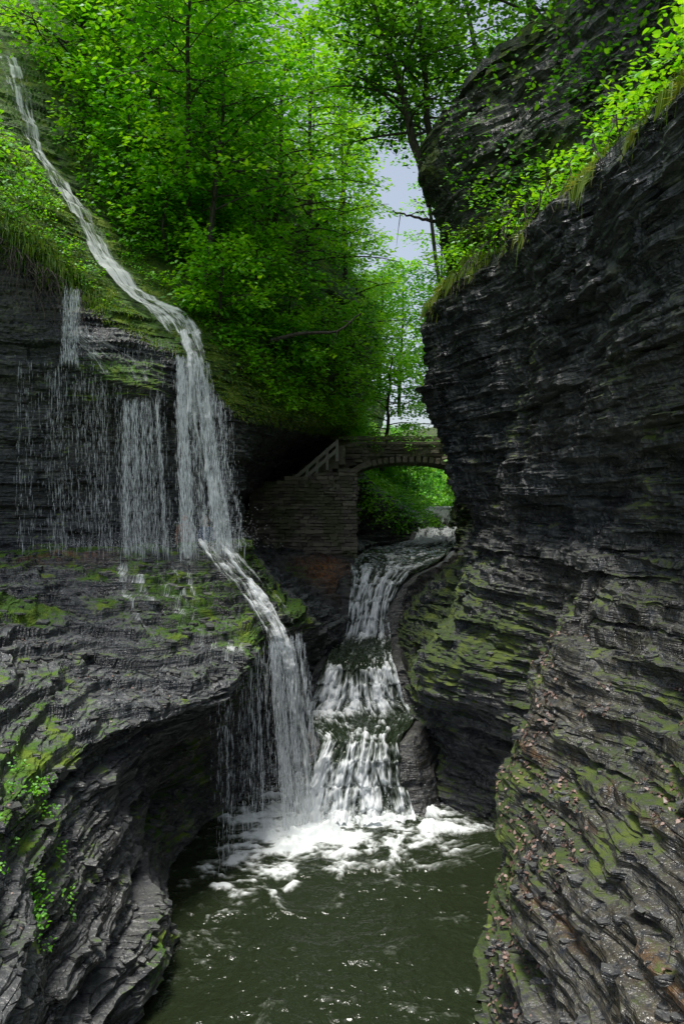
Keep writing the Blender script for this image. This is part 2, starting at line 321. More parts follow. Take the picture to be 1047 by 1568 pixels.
D,ui,vi=loft(LC,640,440,.7,wu=[.4,.9,1,1,1,1,1,1,.8,.6,.25],wv=[1,1,1,1,1,.8,.5,.25])
P=strata(D,False,.6,.3,.3,91);LCP=P;LCn=gnorm(P,False)
x,y,z=P[...,0],P[...,1],P[...,2]
V2=np.broadcast_to(vi[None,:],x.shape);LCV=V2
moss=np.clip(.28+.95*sst(3.5,4.0,V2)+.35*fbm(x*.5,y*.5,z*.5,3,2)+.8*np.exp(-((x+5.6)**2/1.8+(z-3.3)**2/.3))-.3*sst(31,35,y),0,1)
brown=np.clip(.2+.5*fbm(x,y,z,3,4)+.3*sst(3.5,4,V2),0,1)
make_mesh('left_cliff_hillside',[(P.reshape(-1,3),gridfaces(*P.shape[:2]),0)],[ROCK],attrs={'mask':np.stack([moss,brown,0*moss],-1).reshape(-1,3)})
xs_=np.linspace(-60,70,80);ys_=np.linspace(60,120,50)
X,Y=np.meshgrid(xs_,ys_,indexing='ij');Z=-2+ (Y-60)*.28+6*sst(5,-25,X)+5*sst(12,40,X)+2*fbm(X*.1,Y*.1,0*X,4,5)
Pd=np.stack([X,Y,Z],-1)
make_mesh('distant_hillside',[(Pd.reshape(-1,3),gridfaces(*Pd.shape[:2])[:,::-1],0)],[ROCKR],smooth=True,attrs={'mask':np.tile([.8,.6,0],(X.size,1))})
gx=np.linspace(-400,400,30);X,Y=np.meshgrid(gx,gx,indexing='ij');Pd=np.stack([X,Y,0*X-9.2],-1)
make_mesh('ground',[(Pd.reshape(-1,3),gridfaces(30,30)[:,::-1],0)],[ROCK],attrs={'mask':np.tile([.6,.6,0],(X.size,1))})
def scatter(Pg,Ng,cond,n,r):
    idx=np.flatnonzero(cond.ravel());a=Pg.reshape(-1,3);nn=Ng.reshape(-1,3)
    du=np.linalg.norm(np.gradient(Pg,axis=0),axis=2)*np.linalg.norm(np.gradient(Pg,axis=1),axis=2)
    w=du.ravel()[idx];w/=w.sum();i=r.choice(idx,n,p=w);return a[i],nn[i]
def slabs(c,n,r,s0,s1):
    m=len(c);a=np.sort(r.uniform(0,1,(m,6)),1)*.25+np.linspace(0,1,6,endpoint=False)[None]*1.0;a=(a+r.random((m,1)))*6.283
    R=r.uniform(s0,s1,m)[:,None]*r.uniform(.65,1.1,(m,6));th=r.uniform(.012,.04,m)
    nz=n*.35+np.array([0,0,1])+r.normal(0,.10,(m,3));nz/=np.linalg.norm(nz,axis=1,keepdims=True)
    t1=np.cross(nz,[0.3,1,0]);t1/=np.linalg.norm(t1,axis=1,keepdims=True);t2=np.cross(nz,t1)
    asp=r.uniform(.4,1,m)[:,None,None]
    ring=R[...,None]*(np.cos(a)[...,None]*t1[:,None]+asp*np.sin(a)[...,None]*t2[:,None])
    top=c[:,None]+ring*.93+nz[:,None]*th[:,None,None];bot=c[:,None]+ring-nz[:,None]*th[:,None,None]
    v=np.concatenate([top,bot],1).reshape(-1,3);b=np.arange(m)[:,None]*12
    tf=b+np.arange(6)[None];sf=[b+np.array([[i,6+i,6+(i+1)%6,(i+1)%6]]) for i in range(6)]
    return v,tf,np.concatenate(sf)
r=np.random.default_rng(44);gs=[]
for Pg,Ng,cond,n_s,s0,s1 in((LSP,LSn,(LSn[...,2]>.55)&(LSP[...,1]<17.2)&(LSP[...,2]>-6.8),2200,.03,.17),
    (RCP,RCn,(RCn[...,2]>.5)&(RCP[...,1]<16)&(RCP[...,2]<-.3)&(RCP[...,2]>-6.9),700,.03,.13)):
    c,n=scatter(Pg,Ng,cond,n_s,r);v,tf,sf=slabs(c,n,r,s0,s1)
    gs.append((v,tf,0));gs.append((v,sf,0))
nv=sum(len(g[0]) for g in gs);mk=np.tile([.25,.25,0],(nv,1))
make_mesh('shale_slabs',gs,[ROCK],attrs={'mask':mk})
# ---------------------------------------------------------------- stream
ST=[
(-1.0,1.6,15.3,-7.06,1.0),(-.95,1.55,15.7,-6.9,.95),(-.8,1.4,15.9,-6.4,.85),(-.6,1.3,16.0,-5.85,.8),(-.4,1.25,16.25,-5.48,.5),(-.6,1.5,17.0,-5.43,.22),(-.85,1.8,17.9,-5.40,.5),(-.85,1.8,18.4,-5.36,.9),
(-.7,1.6,18.65,-5.15,.95),(-.6,1.5,18.8,-4.75,.85),(-.5,1.4,18.98,-4.38,.75),(-.4,1.35,19.4,-4.26,.35),(-.25,1.4,20.6,-4.2,.15),(0,1.45,21.9,-4.14,.45),(.2,1.5,22.5,-4.05,.95),
(.3,1.5,22.72,-3.6,.95),(.35,1.6,22.95,-3.0,.9),(.4,1.9,23.25,-2.45,.8),(.4,2.4,24.0,-2.12,.5),(.45,3.1,25.2,-1.98,.40),(.5,3.7,26.6,-1.86,.30),(.6,4.2,28.4,-1.78,.26),(.9,4.7,30.5,-1.7,.28),(2.4,5.3,32.6,-1.62,.5),(3.6,5.6,33.3,-1.3,1.1),(3.9,5.7,34,-1.0,.8),(4.1,6.2,37,-.9,.35),(4.3,6.6,41.5,-.8,.5),(4.9,6.9,42.3,-.1,1.1),(5.4,7.4,43.5,.15,.8),(6,8,50,.3,.4)]
def sheet(rows,nl,nw,ext=.0,lift=0.,bulge=0.,seed=0,amp=.06,streak=9.,edge=0.,k=.7,shrink=1.,froth=0.):
    A=np.array([[(r[0]-ext,r[2],r[3]),(r[1]+ext,r[2],r[3])] if len(r)==5 else [r[0],r[1]] for r in rows],float)
    mid=A.mean(1,keepdims=True);A=mid+(A-mid)*shrink
    fo=np.array([r[-1] for r in rows])
    d=np.linalg.norm(np.diff(A.mean(1),axis=0),axis=1);t=np.concatenate([[0],np.cumsum(d)])
    tn=np.linspace(0,t[-1],nl);E=hermite(A,t,tn,0,k)
    s=np.linspace(0,1,nw)[None,:,None]
    G=E[:,:1]*(1-s)+E[:,1:]*s
    fo=np.interp(tn,t,fo)[:,None]
    w=np.linalg.norm(E[:,1]-E[:,0],axis=1)[:,None]
    S=np.broadcast_to(s[...,0],(nl,nw));W=S*w.mean();T=np.broadcast_to(tn[:,None],(nl,nw))
    N=gnorm(G)
    if N[...,2].mean()<0:N=-N
    warp=.25*fbm(W*1.3,T*.8,0*W,3,seed)
    n1=fbm((W+warp)*streak,T*.9,0*W,3,seed+5);n2=fbm((W+warp)*streak*.35,T*.5,0*W+3,3,seed+6);n3=fbm(W*5,T*5,0*W,4,seed+7)
    n4=fbm(W*15+n3,T*8+n3,0*W,3,seed+8)
    steep=1-np.abs(N[...,2])
    foam=fo*1.0-.12+.50*n1+.70*n2+.5*n3*(1-.6*steep)+froth*.45*n4
    if edge>0: foam=foam-1.1*(1-sst(0,edge,np.minimum(S,1-S)+.12*n2))
    disp=amp*(n1*1.0+n2*.9+n3*1.2*(1-.5*steep)+froth*.5*n4)*(.35+fo)+bulge*np.sin(np.pi*S)
    G=G+N*(disp+lift)[...,None]
    return G,np.clip(foam,-.5,1.2),np.stack([W+warp*.6,T,0*W],-1)
G,f,F=sheet(ST,1300,190,.10,0,.03,11,.11,10,k=.35,froth=1.)
make_mesh('cascading_stream',[(G.reshape(-1,3),gridfaces(*G.shape[:2]),0)],[CASC],smooth=True,attrs={'foam':f.ravel(),'flow':F.reshape(-1,3)})
BR=[]
for q in ST:
    xl,xr,y_,z_,_=q
    BR.append([(xl-.7,y_+.25,z_-3.5),(xl-.6,y_+.2,z_-1.2),(xl-.35,y_+.1,z_-.06),(xl+.2,y_+.15,z_-.22),(xr-.2,y_+.15,z_-.22),(xr+.4,y_+.1,z_-.03),(xr+.8,y_+.2,z_-.5),(xr+1.,y_+.25,z_-3.5)])
D,_,_=loft(BR,420,110,.5)
P=strata(D,True,.35,.3,.2,71)
make_mesh('stream_bedrock',[(P.reshape(-1,3),gridfaces(*P.shape[:2]),0)],[ROCKR],attrs={'mask':np.tile([.15,.3,0],(P.shape[0]*P.shape[1],1))})
xs_=np.arange(-5.0,5.5,.026);ys_=np.arange(5,19.0,.026)
X,Y=np.meshgrid(xs_,ys_,indexing='ij')
cx,cy=.3,15.8
rr_=np.hypot((X-cx)*.85,Y-cy);th=np.arctan2(Y-cy,X-cx)
wr=.5*fbm(X*.6,Y*.6,0*X,3,9)
u1=fbm((rr_+wr)*2.4,th*2.6+wr*2,0*X,4,12);u2=fbm(X*.9+wr,Y*1.8+wr*2,0*X,4,13);u3=fbm(X*2.6+wr*5,Y*4.5+wr*6,0*X,5,14);u4=fbm(X*9+wr*4,Y*13+wr*5,0*X,3,15)
big=fbm(X*.45,Y*.45,0*X,3,19)
near=np.exp(-np.maximum(0,rr_-1.4)/1.4)
plume=np.exp(-(((X+1.3)**2)/2.2+((Y-13.4)-.3*(X+1.3))**2/1.6))
plume2=np.exp(-((X-2.7)**2/.5+(Y-15.2)**2/.12))
edgef=np.exp(-((X+1.3)**2/1.2+(Y-15.4)**2/.7))
tail=np.exp(-((X+.6)**2/3.0+(Y-11.5)**2/2.5))
cov=np.clip(near+.9*plume+.3*tail,0,1)
foam=.88*near+.42*plume+.45*plume2+.35*edgef+.12*tail+(.45*u1+1.15*u3+.45*u4+.5*big)*(.28+.62*cov)-.02
spk=sst(.12,.55,.9*u3+.6*u2+.6*u4+.6*big)*.46
foam=np.maximum(foam,spk+.1*u2)
h=(.03*u1+.06*u2+.055*u3+.016*u4)*(.8+1.2*near)+.14*near*np.abs(u1+u3)
make_mesh('pool_water',[(np.stack([X,Y,-7+h],-1).reshape(-1,3),gridfaces(*X.shape)[:,::-1],0)],[POOLM],smooth=True,attrs={'foam':np.clip(foam,0,1.2).ravel(),'flow':np.stack([X*.30+wr*.5,Y*4.0+wr*3,0*X],-1).reshape(-1,3)})
# ---------------------------------------------------------------- waterfall
def V3(*a): return np.array(a,float)
def conform(G,PG,sel,axes,ax3,off,sm=3):
    q=PG.reshape(-1,3)[sel];kd=kdtree.KDTree(len(q))
    for i in range(len(q)): kd.insert((q[i,axes[0]],q[i,axes[1]],0),i)
    kd.balance();g=G.reshape(-1,3).copy()
    for i in range(len(g)):
        co,ix,dd=kd.find((g[i,axes[0]],g[i,axes[1]],0));g[i,ax3]=q[ix,ax3]
    g=g.reshape(G.shape)
    for _ in range(sm):
        a=g[...,ax3];a[1:-1]=np.maximum(a[1:-1],(a[:-2]+a[2:])/2) if off>0 else np.minimum(a[1:-1],(a[:-2]+a[2:])/2)
        a[:,1:-1]=(a[:,:-2]+a[:,1:-1]+a[:,2:])/3;a[1:-1]=(a[:-2]+a[1:-1]+a[2:])/3
    g[...,ax3]+=off
    return g
slide=[
(V3(-11.6,22.6,14),V3(-10.9,23.1,14),.74),(V3(-10.5,21.2,12.4),V3(-9.7,21.7,12.5),.76),(V3(-9.5,20.0,11.0),V3(-8.7,20.6,11.1),.78),(V3(-8.7,19.5,9.7),V3(-7.8,20.1,9.9),.78),(V3(-7.7,18.8,8.3),V3(-6.7,19.5,8.55),.80),
(V3(-6.7,18.1,7.0),V3(-5.8,18.8,7.3),.80),(V3(-5.7,17.7,6.0),V3(-4.8,18.3,6.25),.80),(V3(-4.9,17.4,5.15),V3(-4.1,17.9,5.4),.84),(V3(-4.35,17.1,4.4),V3(-3.55,17.4,4.55),.86)]
drop=[(V3(-4.35,17.1,4.5),V3(-3.55,17.35,4.6),.86),(V3(-4.05,16.8,3.8),V3(-3.3,16.9,3.8),.84),(V3(-3.95,16.7,2.2),V3(-2.95,16.7,2.2),.68),(V3(-3.9,16.65,.8),V3(-2.7,16.65,.8),.58),(V3(-3.85,16.6,-1.0),V3(-2.4,16.6,-1.0),.54)]
R0=sheet(slide,460,70,0,0,.0,31,.0,11,.28,shrink=1.15)
q=LCP.reshape(-1,3);sel=np.flatnonzero((LCV.ravel()>3.9)&(q[:,0]>-13)&(q[:,0]<-2.5)&(q[:,1]<25))
gz=conform(R0[0],LCP,sel,(0,1),2,.12,4)
bl=sst(.78,1.,np.linspace(0,1,gz.shape[0]))[:,None];gz[...,2]=gz[...,2]*(1-bl)+R0[0][...,2]*bl
gz=gz+ .05*fbm(R0[2][...,0]*9,R0[2][...,1]*2,0*gz[...,0],3,5)[...,None]*np.array([0,0,1])
R1=sheet(drop,420,80,0,.02,.05,37,.05,13,.28)
fl=[(V3(-3.8,16.6,-.85),V3(-2.6,16.9,-.8),.72),(V3(-3.5,16.1,-1.25),V3(-2.2,16.6,-1.25),.72),(V3(-3.0,15.7,-1.75),V3(-1.7,16.3,-1.8),.74),(V3(-2.5,15.3,-2.3),V3(-1.2,16.0,-2.35),.80),(V3(-2.2,15.0,-2.75),V3(-.9,15.8,-2.8),.84),
(V3(-1.98,14.85,-3.6),V3(-.75,15.7,-3.7),.74),(V3(-1.92,14.8,-4.6),V3(-.6,15.65,-4.7),.60),(V3(-1.9,14.8,-5.6),V3(-.4,15.6,-5.8),.52),(V3(-1.9,14.8,-6.95),V3(-.25,15.6,-6.95),.54)]
R3=sheet(fl,420,110,0,.18,.03,41,.08,13,.34,shrink=.95,froth=.4)
thin=[(V3(-5.9,16.9,-.9),V3(-3.0,16.9,-.85),.50),(V3(-5.6,16.0,-1.3),V3(-2.6,16.4,-1.3),.58),(V3(-5.2,15.2,-1.75),V3(-2.2,15.7,-1.75),.50),(V3(-4.6,14.4,-2.2),V3(-1.9,15.0,-2.5),.44),(V3(-3.9,13.6,-2.7),V3(-2.1,14.2,-3.1),.40)]
G4,f4,F4=sheet(thin,260,260,0,.0,0,47,.0,6,.15,froth=.5)
q=LSP.reshape(-1,3);nn=LSn.reshape(-1,3);sel=np.flatnonzero((nn[:,2]>.1)&(q[:,0]>-7)&(q[:,0]<-1.0)&(q[:,1]>13)&(q[:,1]<17.5)&(q[:,2]>-4))
G4=conform(G4,LSP,sel,(0,1),2,.03,6)
F4=np.stack([G4[...,0],(G4[...,1]-G4[...,2])*.8,0*G4[...,0]],-1)*1.4
led=[(V3(-6.6,16.7,5.3),V3(-6.25,16.7,5.2),.7),(V3(-6.6,16.3,4.3),V3(-5.7,16.3,4.2),.7),(V3(-6.4,16.2,3.8),V3(-4.6,16.2,3.6),.72),(V3(-6.1,16.1,3.4),V3(-4.3,16.1,2.9),.66)]
G5,f5,F5=sheet(led,160,120,0,0,0,53,0,9,.2)
q=LCP.reshape(-1,3);sel=np.flatnonzero((LCV.ravel()>2.5)&(LCV.ravel()<4.1)&(q[:,0]>-8)&(q[:,0]<-3.5))
G5=conform(G5,LCP,sel,(0,2),1,-.05,2);f5=f5-.05
gs=[(g.reshape(-1,3),gridfaces(*g.shape[:2]),0) for g in(gz,R1[0],R3[0],G4,G5)]
falls=bpy.data.objects.new('waterfall',None);scene.collection.objects.link(falls)
make_mesh('falls_sheet',gs,[VEIL],smooth=True,attrs={'foam':np.concatenate([a.ravel() for a in(R0[1],R1[1],R3[1],f4,f5)]),'flow':np.concatenate([a.reshape(-1,3) for a in(R0[2],R1[2],R3[2],F4,F5)])},parent=falls)
def streaks(A,B,C,Dd,n,ln=(.15,.6),w=(.006,.018),clump=6,depth=.25,seed=0,tpow=1.,even=.06):
    r=np.random.default_rng(seed)
    s=r.random(n);dens=sst(-.25,.6,vn(s*clump*4,0*s,0*s,seed)+.5*vn(s*clump*11,0*s,0*s,seed+1));keep=r.random(n)<(even+(1-even)*dens)
    s=s[keep];m=len(s);t=r.random(m)**tpow
    top=A+(B-A)*s[:,None];bot=C+(Dd-C)*s[:,None]
    p=top+(bot-top)*t[:,None];p[:,0]+=r.normal(0,.010,m)*(1+2*t);p[:,1]+=r.normal(0,depth*.4,m)
    L=r.uniform(*ln,m)*r.random(m)**.5;ww=r.uniform(*w,m);az=r.uniform(-1,1,m)
    dx=np.stack([np.cos(az),np.sin(az),0*az],-1)*ww[:,None]
    dz=np.stack([r.normal(0,.02,m)*L,0*L,-L],-1)
    v=np.stack([p,p+dx*.5+dz*.4,p+dz,p-dx*.5+dz*.4],1).reshape(-1,3)
    return v,np.arange(m*4).reshape(-1,4),0
SG=[]
SG.append(streaks(V3(-4.1,16.8,3.9),V3(-3.3,16.85,3.8),V3(-4.0,16.5,-.9),V3(-2.3,16.5,-.9),17000,(.08,.5),(.003,.010),5,.3,1))
SG.append(streaks(V3(-3.3,16.9,3.2),V3(-2.7,16.9,2.6),V3(-3.2,16.7,-.9),V3(-2.3,16.6,-.9),3000,(.06,.35),(.003,.007),5,.3,2))
SG.append(streaks(V3(-5.1,16.0,2.7),V3(-4.3,16.0,2.7),V3(-5.2,16.2,-.9),V3(-4.1,16.2,-.9),4200,(.06,.5),(.003,.007),5,.12,3))
SG.append(streaks(V3(-6.3,16.0,3.3),V3(-3.9,16.3,2.9),V3(-6.3,16.3,-.9),V3(-3.7,16.4,-.9),6500,(.06,.5),(.002,.006),16,.3,4,even=.02))
SG.append(streaks(V3(-6.6,16.2,5.4),V3(-6.2,16.2,5.3),V3(-6.7,16.2,3.6),V3(-6.25,16.2,3.6),1500,(.06,.35),(.003,.008),2,.1,5))
SG.append(streaks(V3(-6.3,16.2,4.6),V3(-4.1,16.7,4.2),V3(-6.4,16.2,3.3),V3(-4.0,16.4,3.0),900,(.06,.3),(.002,.006),20,.2,6,even=.02))
SG.append(streaks(V3(-7.8,16.3,3.8),V3(-6.5,16.2,3.5),V3(-7.8,16.4,-.9),V3(-6.4,16.4,-.9),2200,(.06,.5),(.002,.006),8,.2,7,even=.02))
SG.append(streaks(V3(-2.1,14.8,-2.9),V3(-.9,15.6,-2.7),V3(-2.05,14.6,-7),V3(-.15,15.4,-7),17000,(.08,.5),(.003,.009),5,.35,8))
SG.append(streaks(V3(-2.5,12.85,-3.55),V3(-2.15,13.3,-3.5),V3(-2.45,13.0,-7),V3(-2.1,13.5,-7),1300,(.08,.4),(.003,.006),2,.1,9))
SG.append(streaks(V3(-2.2,13.5,-3.4),V3(-1.95,14.8,-3.0),V3(-2.1,13.7,-7),V3(-1.85,14.8,-7),900,(.08,.4),(.002,.006),4,.1,10))
make_mesh('falling_strands',SG,[DROP],parent=falls)
def spray(c,rad,n,seed,s=(.006,.018)):
    r=np.random.default_rng(seed);p=np.array(c)+r.normal(0,1,(n,3))*np.array(rad);p[:,2]=c[2]+np.abs(p[:,2]-c[2])
    a=r.normal(0,1,(n,3));a/=np.linalg.norm(a,axis=1,keepdims=True);b=np.cross(a,r.normal(0,1,(n,3)));b/=np.linalg.norm(b,axis=1,keepdims=True)
    q=r.uniform(*s,n)[:,None]
    return np.stack([p+a*q,p+b*q,p-a*q,p-b*q],1).reshape(-1,3),np.arange(n*4).reshape(-1,4),0
SP=[spray((.35,15.5,-6.95),(.8,.35,.25),2200,1,(.004,.011)),spray((-1.2,15.0,-6.9),(.55,.3,.9),9000,2,(.002,.006)),spray((.5,18.3,-5.2),(.7,.2,.18),900,3,(.004,.012)),spray((.9,22.5,-3.9),(.5,.2,.2),800,4,(.004,.012)),
 spray((-3.2,16.5,-.85),(.55,.2,.35),4500,5,(.003,.007)),spray((-4.6,16.3,-.85),(.5,.15,.18),1800,6,(.003,.006)),spray((-6.3,16.5,-.85),(.6,.1,.14),1200,7,(.003,.006))]
make_mesh('water_spray',SP,[DROP],parent=falls)
# ---------------------------------------------------------------- foliage generators
LT=np.array([(0,0,0),(.22,-.30,.05),(.62,-.27,.04),(1,0,-.06),(.62,.27,.04),(.22,.30,.05)])
def leaves(p,nrm,dr,size,tint):
    nrm=nrm/np.linalg.norm(nrm,axis=1,keepdims=True)
    dr=dr-nrm*(dr*nrm).sum(1,keepdims=True);dr/=np.linalg.norm(dr,axis=1,keepdims=True)+1e-9
    sd=np.cross(nrm,dr);m=len(p)
    v=p[:,None,:]+size[:,None,None]*(LT[None,:,0:1]*dr[:,None]+LT[None,:,1:2]*sd[:,None]+LT[None,:,2:3]*nrm[:,None])
    return v.reshape(-1,3),np.arange(m*6).reshape(-1,6),np.repeat(tint,6)
def tube(pts,rad,ns=6):
    pts=np.asarray(pts,float);n=len(pts);T=np.gradient(pts,axis=0);T/=np.linalg.norm(T,axis=1,keepdims=True)+1e-9
    ref=np.array([.3,.9,.1]);A=np.cross(T,ref);A/=np.linalg.norm(A,axis=1,keepdims=True);B=np.cross(T,A)
    a=np.linspace(0,2*np.pi,ns,endpoint=False)
    v=pts[:,None]+np.asarray(rad)[:,None,None]*(np.cos(a)[None,:,None]*A[:,None]+np.sin(a)[None,:,None]*B[:,None])
    f=[]
    for i in range(n-1):
        for j in range(ns):
            f.append((i*ns+j,i*ns+(j+1)%ns,(i+1)*ns+(j+1)%ns,(i+1)*ns+j))
    return v.reshape(-1,3),np.array(f)
def sprays(cen,outd,r,nl,lsize,rad,thick,tb):
    k=len(cen);n=k*nl
    C=np.repeat(cen,nl,0);O=np.repeat(outd,nl,0)
    tb=np.repeat(tb,nl)
    a=r.uniform(0,6.28,n);q=np.sqrt(r.random(n))
    tilt=np.repeat(r.normal(0,.22,(k,2)),nl,0)
    ox=np.cos(a)*q*rad;oy=np.sin(a)*q*rad
    oz=r.normal(0,thick,n)+ox*tilt[:,0]+oy*tilt[:,1]-.25*q*q*rad
    p=C+np.stack([ox,oy,oz],-1)+O*rad*.3
    nr=np.stack([r.normal(0,.45,n),r.normal(-.35,.45,n),np.ones(n)],-1)
    d=O+np.stack([np.cos(a),np.sin(a),r.normal(-.3,.3,n)],-1)
    return leaves(p,nr,d,lsize*r.uniform(.65,1.25,n),np.clip(tb+r.normal(0,.16,n),0,1))
def tree(name,base,top,seed,cs=.3,ll=3.,nl=34,per=5,leafn=30,ls=.19,rad=.6,tr=.13,leafmat=None,tint=.5,bend=.3):
    r=np.random.default_rng(seed);base=np.array(base,float);top=np.array(top,float)
    t=np.linspace(0,1,12);tp=base+(top-base)*t[:,None]
    wob=np.cumsum(r.normal(0,.08,(12,3)),0)*np.array([1,1,0]);tp+=wob*bend*2
    bark=[]
    bark.append(tube(tp,tr*(1-.85*t)+.015,8))
    cen=[];out=[];tb=[]
    for i in range(nl):
        s=cs+(1-cs)*(i+.5)/nl;p0=np.array([np.interp(s,t,tp[:,j]) for j in range(3)])
        az=i*2.4+r.normal(0,.4);L=ll*(1-.62*((s-cs)/(1-cs))**1.3)*r.uniform(.65,1.15)
        rise=r.uniform(.05,.55)
        q=np.linspace(0,1,6);az2=az+r.normal(0,.35)*q
        lp=np.stack([p0[0]+np.cos(az2)*L*q,p0[1]+np.sin(az2)*L*q,p0[2]+L*(rise*q-.35*rise*q*q-.12*q**3)],-1)
        bark.append(tube(lp,(tr*.33*(1.15-s))*(1-.85*q)+.006,5))
        lt=r.normal(0,.16)
        for k in range(per):
            qq=.3+.7*(k+r.random())/per
            c=np.array([np.interp(qq,q,lp[:,j]) for j in range(3)])
            side=np.array([-np.sin(az),np.cos(az),0])*r.normal(0,.42)*L*.35
            c2=c+side+np.array([0,0,r.normal(0,.12)])
            bark.append(tube(np.array([c-(np.array([np.cos(az),np.sin(az),0])*.2),(c+c2)/2+np.array([0,0,.05]),c2]),[.012,.008,.004],3))
            cen.append(c2);o=np.array([np.cos(az),np.sin(az),-.1]);out.append(o);tb.append(tint+lt+r.normal(0,.1))
    cen=np.array(cen);out=np.array(out);tb=np.array(tb)
    lv,lf,lt_=sprays(cen,out,r,leafn,ls,rad,.10,tb)
    bv=[];bf=[];o=0
    for v,f in bark: bv.append(v);bf.append(f+o);o+=len(v)
    bv=np.concatenate(bv);bf=np.concatenate(bf)
    return make_mesh(name,[(bv,bf,0),(lv,lf,1)],[BARK,leafmat or LEAF],attrs={'tint':np.concatenate([np.zeros(len(bv)),lt_])})
S=1
def T(b,t,**k):
    global S;S+=1
    return tree(k.pop('name','maple_tree'),b,t,S,**k)
T((-3.95,19.8,5.6),(-3.1,20.4,14.5),cs=.36,ll=2.9,nl=40,tr=.10,tint=.6,leafn=24)
T((-9.5,24.5,14),(-8.3,22.5,22),ll=4.2,nl=44,tint=.65,per=6,leafn=26,cs=.1)
T((-7,24,12),(-6.2,22,20.5),ll=3.8,nl=42,tint=.6,leafn=26,cs=.12)
T((-5.2,26,13),(-4.6,25,22),ll=3.8,nl=40,tint=.7,leafn=24,cs=.1)
T((-2.6,23.5,7.5),(-1.9,22.8,15.5),ll=3.0,nl=36,tint=.75,cs=.15,leafn=22)
T((-1.3,27,8.5),(-1.0,26.6,19.5),ll=3.4,nl=40,tint=.9,cs=.12,per=6,leafn=22)
T((.3,31,7),(0,30.4,17.5),ll=2.8,nl=34,tint=1.0,cs=.1,leafn=22)
T((-12.5,15,9),(-8.0,12.5,15.0),ll=4.6,nl=36,tint=.5,cs=.35,ls=.16,leafn=28)
T((-4.9,21.5,8),(-3.6,17.2,15.0),ll=3.4,nl=36,tint=.55,cs=.45,ls=.18,leafn=26,tr=.09)
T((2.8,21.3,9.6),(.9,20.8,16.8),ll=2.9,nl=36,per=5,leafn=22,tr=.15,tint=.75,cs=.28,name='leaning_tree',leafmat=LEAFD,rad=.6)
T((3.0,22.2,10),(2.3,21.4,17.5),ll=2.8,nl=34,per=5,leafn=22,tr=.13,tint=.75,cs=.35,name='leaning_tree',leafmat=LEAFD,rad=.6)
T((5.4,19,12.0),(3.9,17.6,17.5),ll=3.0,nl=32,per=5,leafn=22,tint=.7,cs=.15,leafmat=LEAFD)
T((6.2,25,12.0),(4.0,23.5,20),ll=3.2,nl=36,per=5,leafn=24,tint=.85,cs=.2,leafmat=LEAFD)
T((6.8,14,11),(5.4,12.4,15.5),ll=3.0,nl=32,per=5,leafn=26,tint=.35,cs=.1,ls=.17)
T((6.8,10,9),(5.7,9.4,12.5),ll=2.2,nl=28,per=5,leafn=26,tint=.35,cs=.05,ls=.14,rad=.45)
T((-1.5,40,13),(-1.6,40,27),ll=4.4,nl=36,tint=.9,ls=.28,rad=.9,cs=.1,leafn=20)
T((-6,37,20),(-6,36,31),ll=4.4,nl=34,tint=.7,ls=.28,rad=.9,leafn=20)
T((4.2,50,7),(4.4,50,18),ll=3.6,nl=42,tint=.9,ls=.3,rad=.9,cs=.05,leafn=26)
T((2.4,44,8),(2.6,44,15.5),ll=2.8,nl=32,tint=.95,ls=.25,rad=.8,cs=.05,leafn=22)
T((7.2,50,8),(7.2,49,26),ll=3.6,nl=30,tint=.7,ls=.3,rad=.9,cs=.2,leafn=20,per=4)
T((.4,46,9),(.3,46,26),ll=3.6,nl=40,tint=.9,ls=.28,rad=.9,cs=.05,leafn=22)
T((9,38,9),(7.8,36,25),ll=4.2,nl=36,tint=.7,ls=.25,rad=.8,cs=.15,leafn=20)
T((6.6,43,10),(3.2,39,31),ll=4.6,nl=44,tint=.8,ls=.26,rad=.9,cs=.58,leafn=22)
T((-.5,36,12),(1.0,33.5,26),ll=4.0,nl=38,tint=.85,ls=.24,rad=.8,cs=.5,leafn=22)
T((2.4,40,2.4),(2.8,38.5,9),ll=2.4,nl=26,tint=.95,ls=.2,rad=.6,cs=.1,leafn=26)
T((6.4,44,5),(5.8,43,10.5),ll=2.2,nl=24,tint=.9,ls=.2,rad=.6,cs=.05,leafn=26)
for bx,by,bz,hh_ in((-6.7,21.4,9.0,3.4),(-5.3,20.8,7.4,3.0),(-6.2,22.8,10.3,3.6),(-4.5,22.3,8.1,3.2),(-3.0,21.6,5.8,3.0),(-7.9,22.6,11.6,3.2),(-1.9,22.8,4.9,2.8),(-.7,25.2,4.3,3.0),(-9.0,24.2,14.2,3.2),(-3.6,19.6,5.3,2.2),(.2,28,5.2,3.0),
    (3.4,46,.6,3.0),(4.6,50,.2,3.6),(6.2,57,.4,4.5),(8.0,62,-.5,5),(4.5,60,3,4.5),(9.8,60,0,5),(2.2,42,1.5,2.4)):
    T((bx,by,bz-.5),(bx+.3,by-.7,bz+hh_),ll=1.7,nl=22,per=5,leafn=22,ls=.16 if by<35 else .2,rad=.42,tr=.04,cs=.12,tint=.55+.4*random.random(),name='sapling')
def bushmesh(name,parts,mat):
    make_mesh(name,[(v,f,0) for v,f,t in parts],[mat],attrs={'tint':np.concatenate([t for v,f,t in parts])})
r=np.random.default_rng(99)
x,y,z=LCP[...,0],LCP[...,1],LCP[...,2]
cl=np.array([(a+b)/2 for a,b,_ in slide])[:,:2];cl=np.stack([np.interp(np.linspace(0,1,60),np.linspace(0,1,len(cl)),cl[:,j]) for j in(0,1)],-1)
def clear(c,dist):
    d=np.sqrt(((c[:,None,:2]-cl[None])**2).sum(2)).min(1);return d>dist
parts=[]
c,n=scatter(LCP,LCn,(LCV>5.0)&(y<56),2100,r)
ok=clear(c,1.0);c=c[ok];n=n[ok]
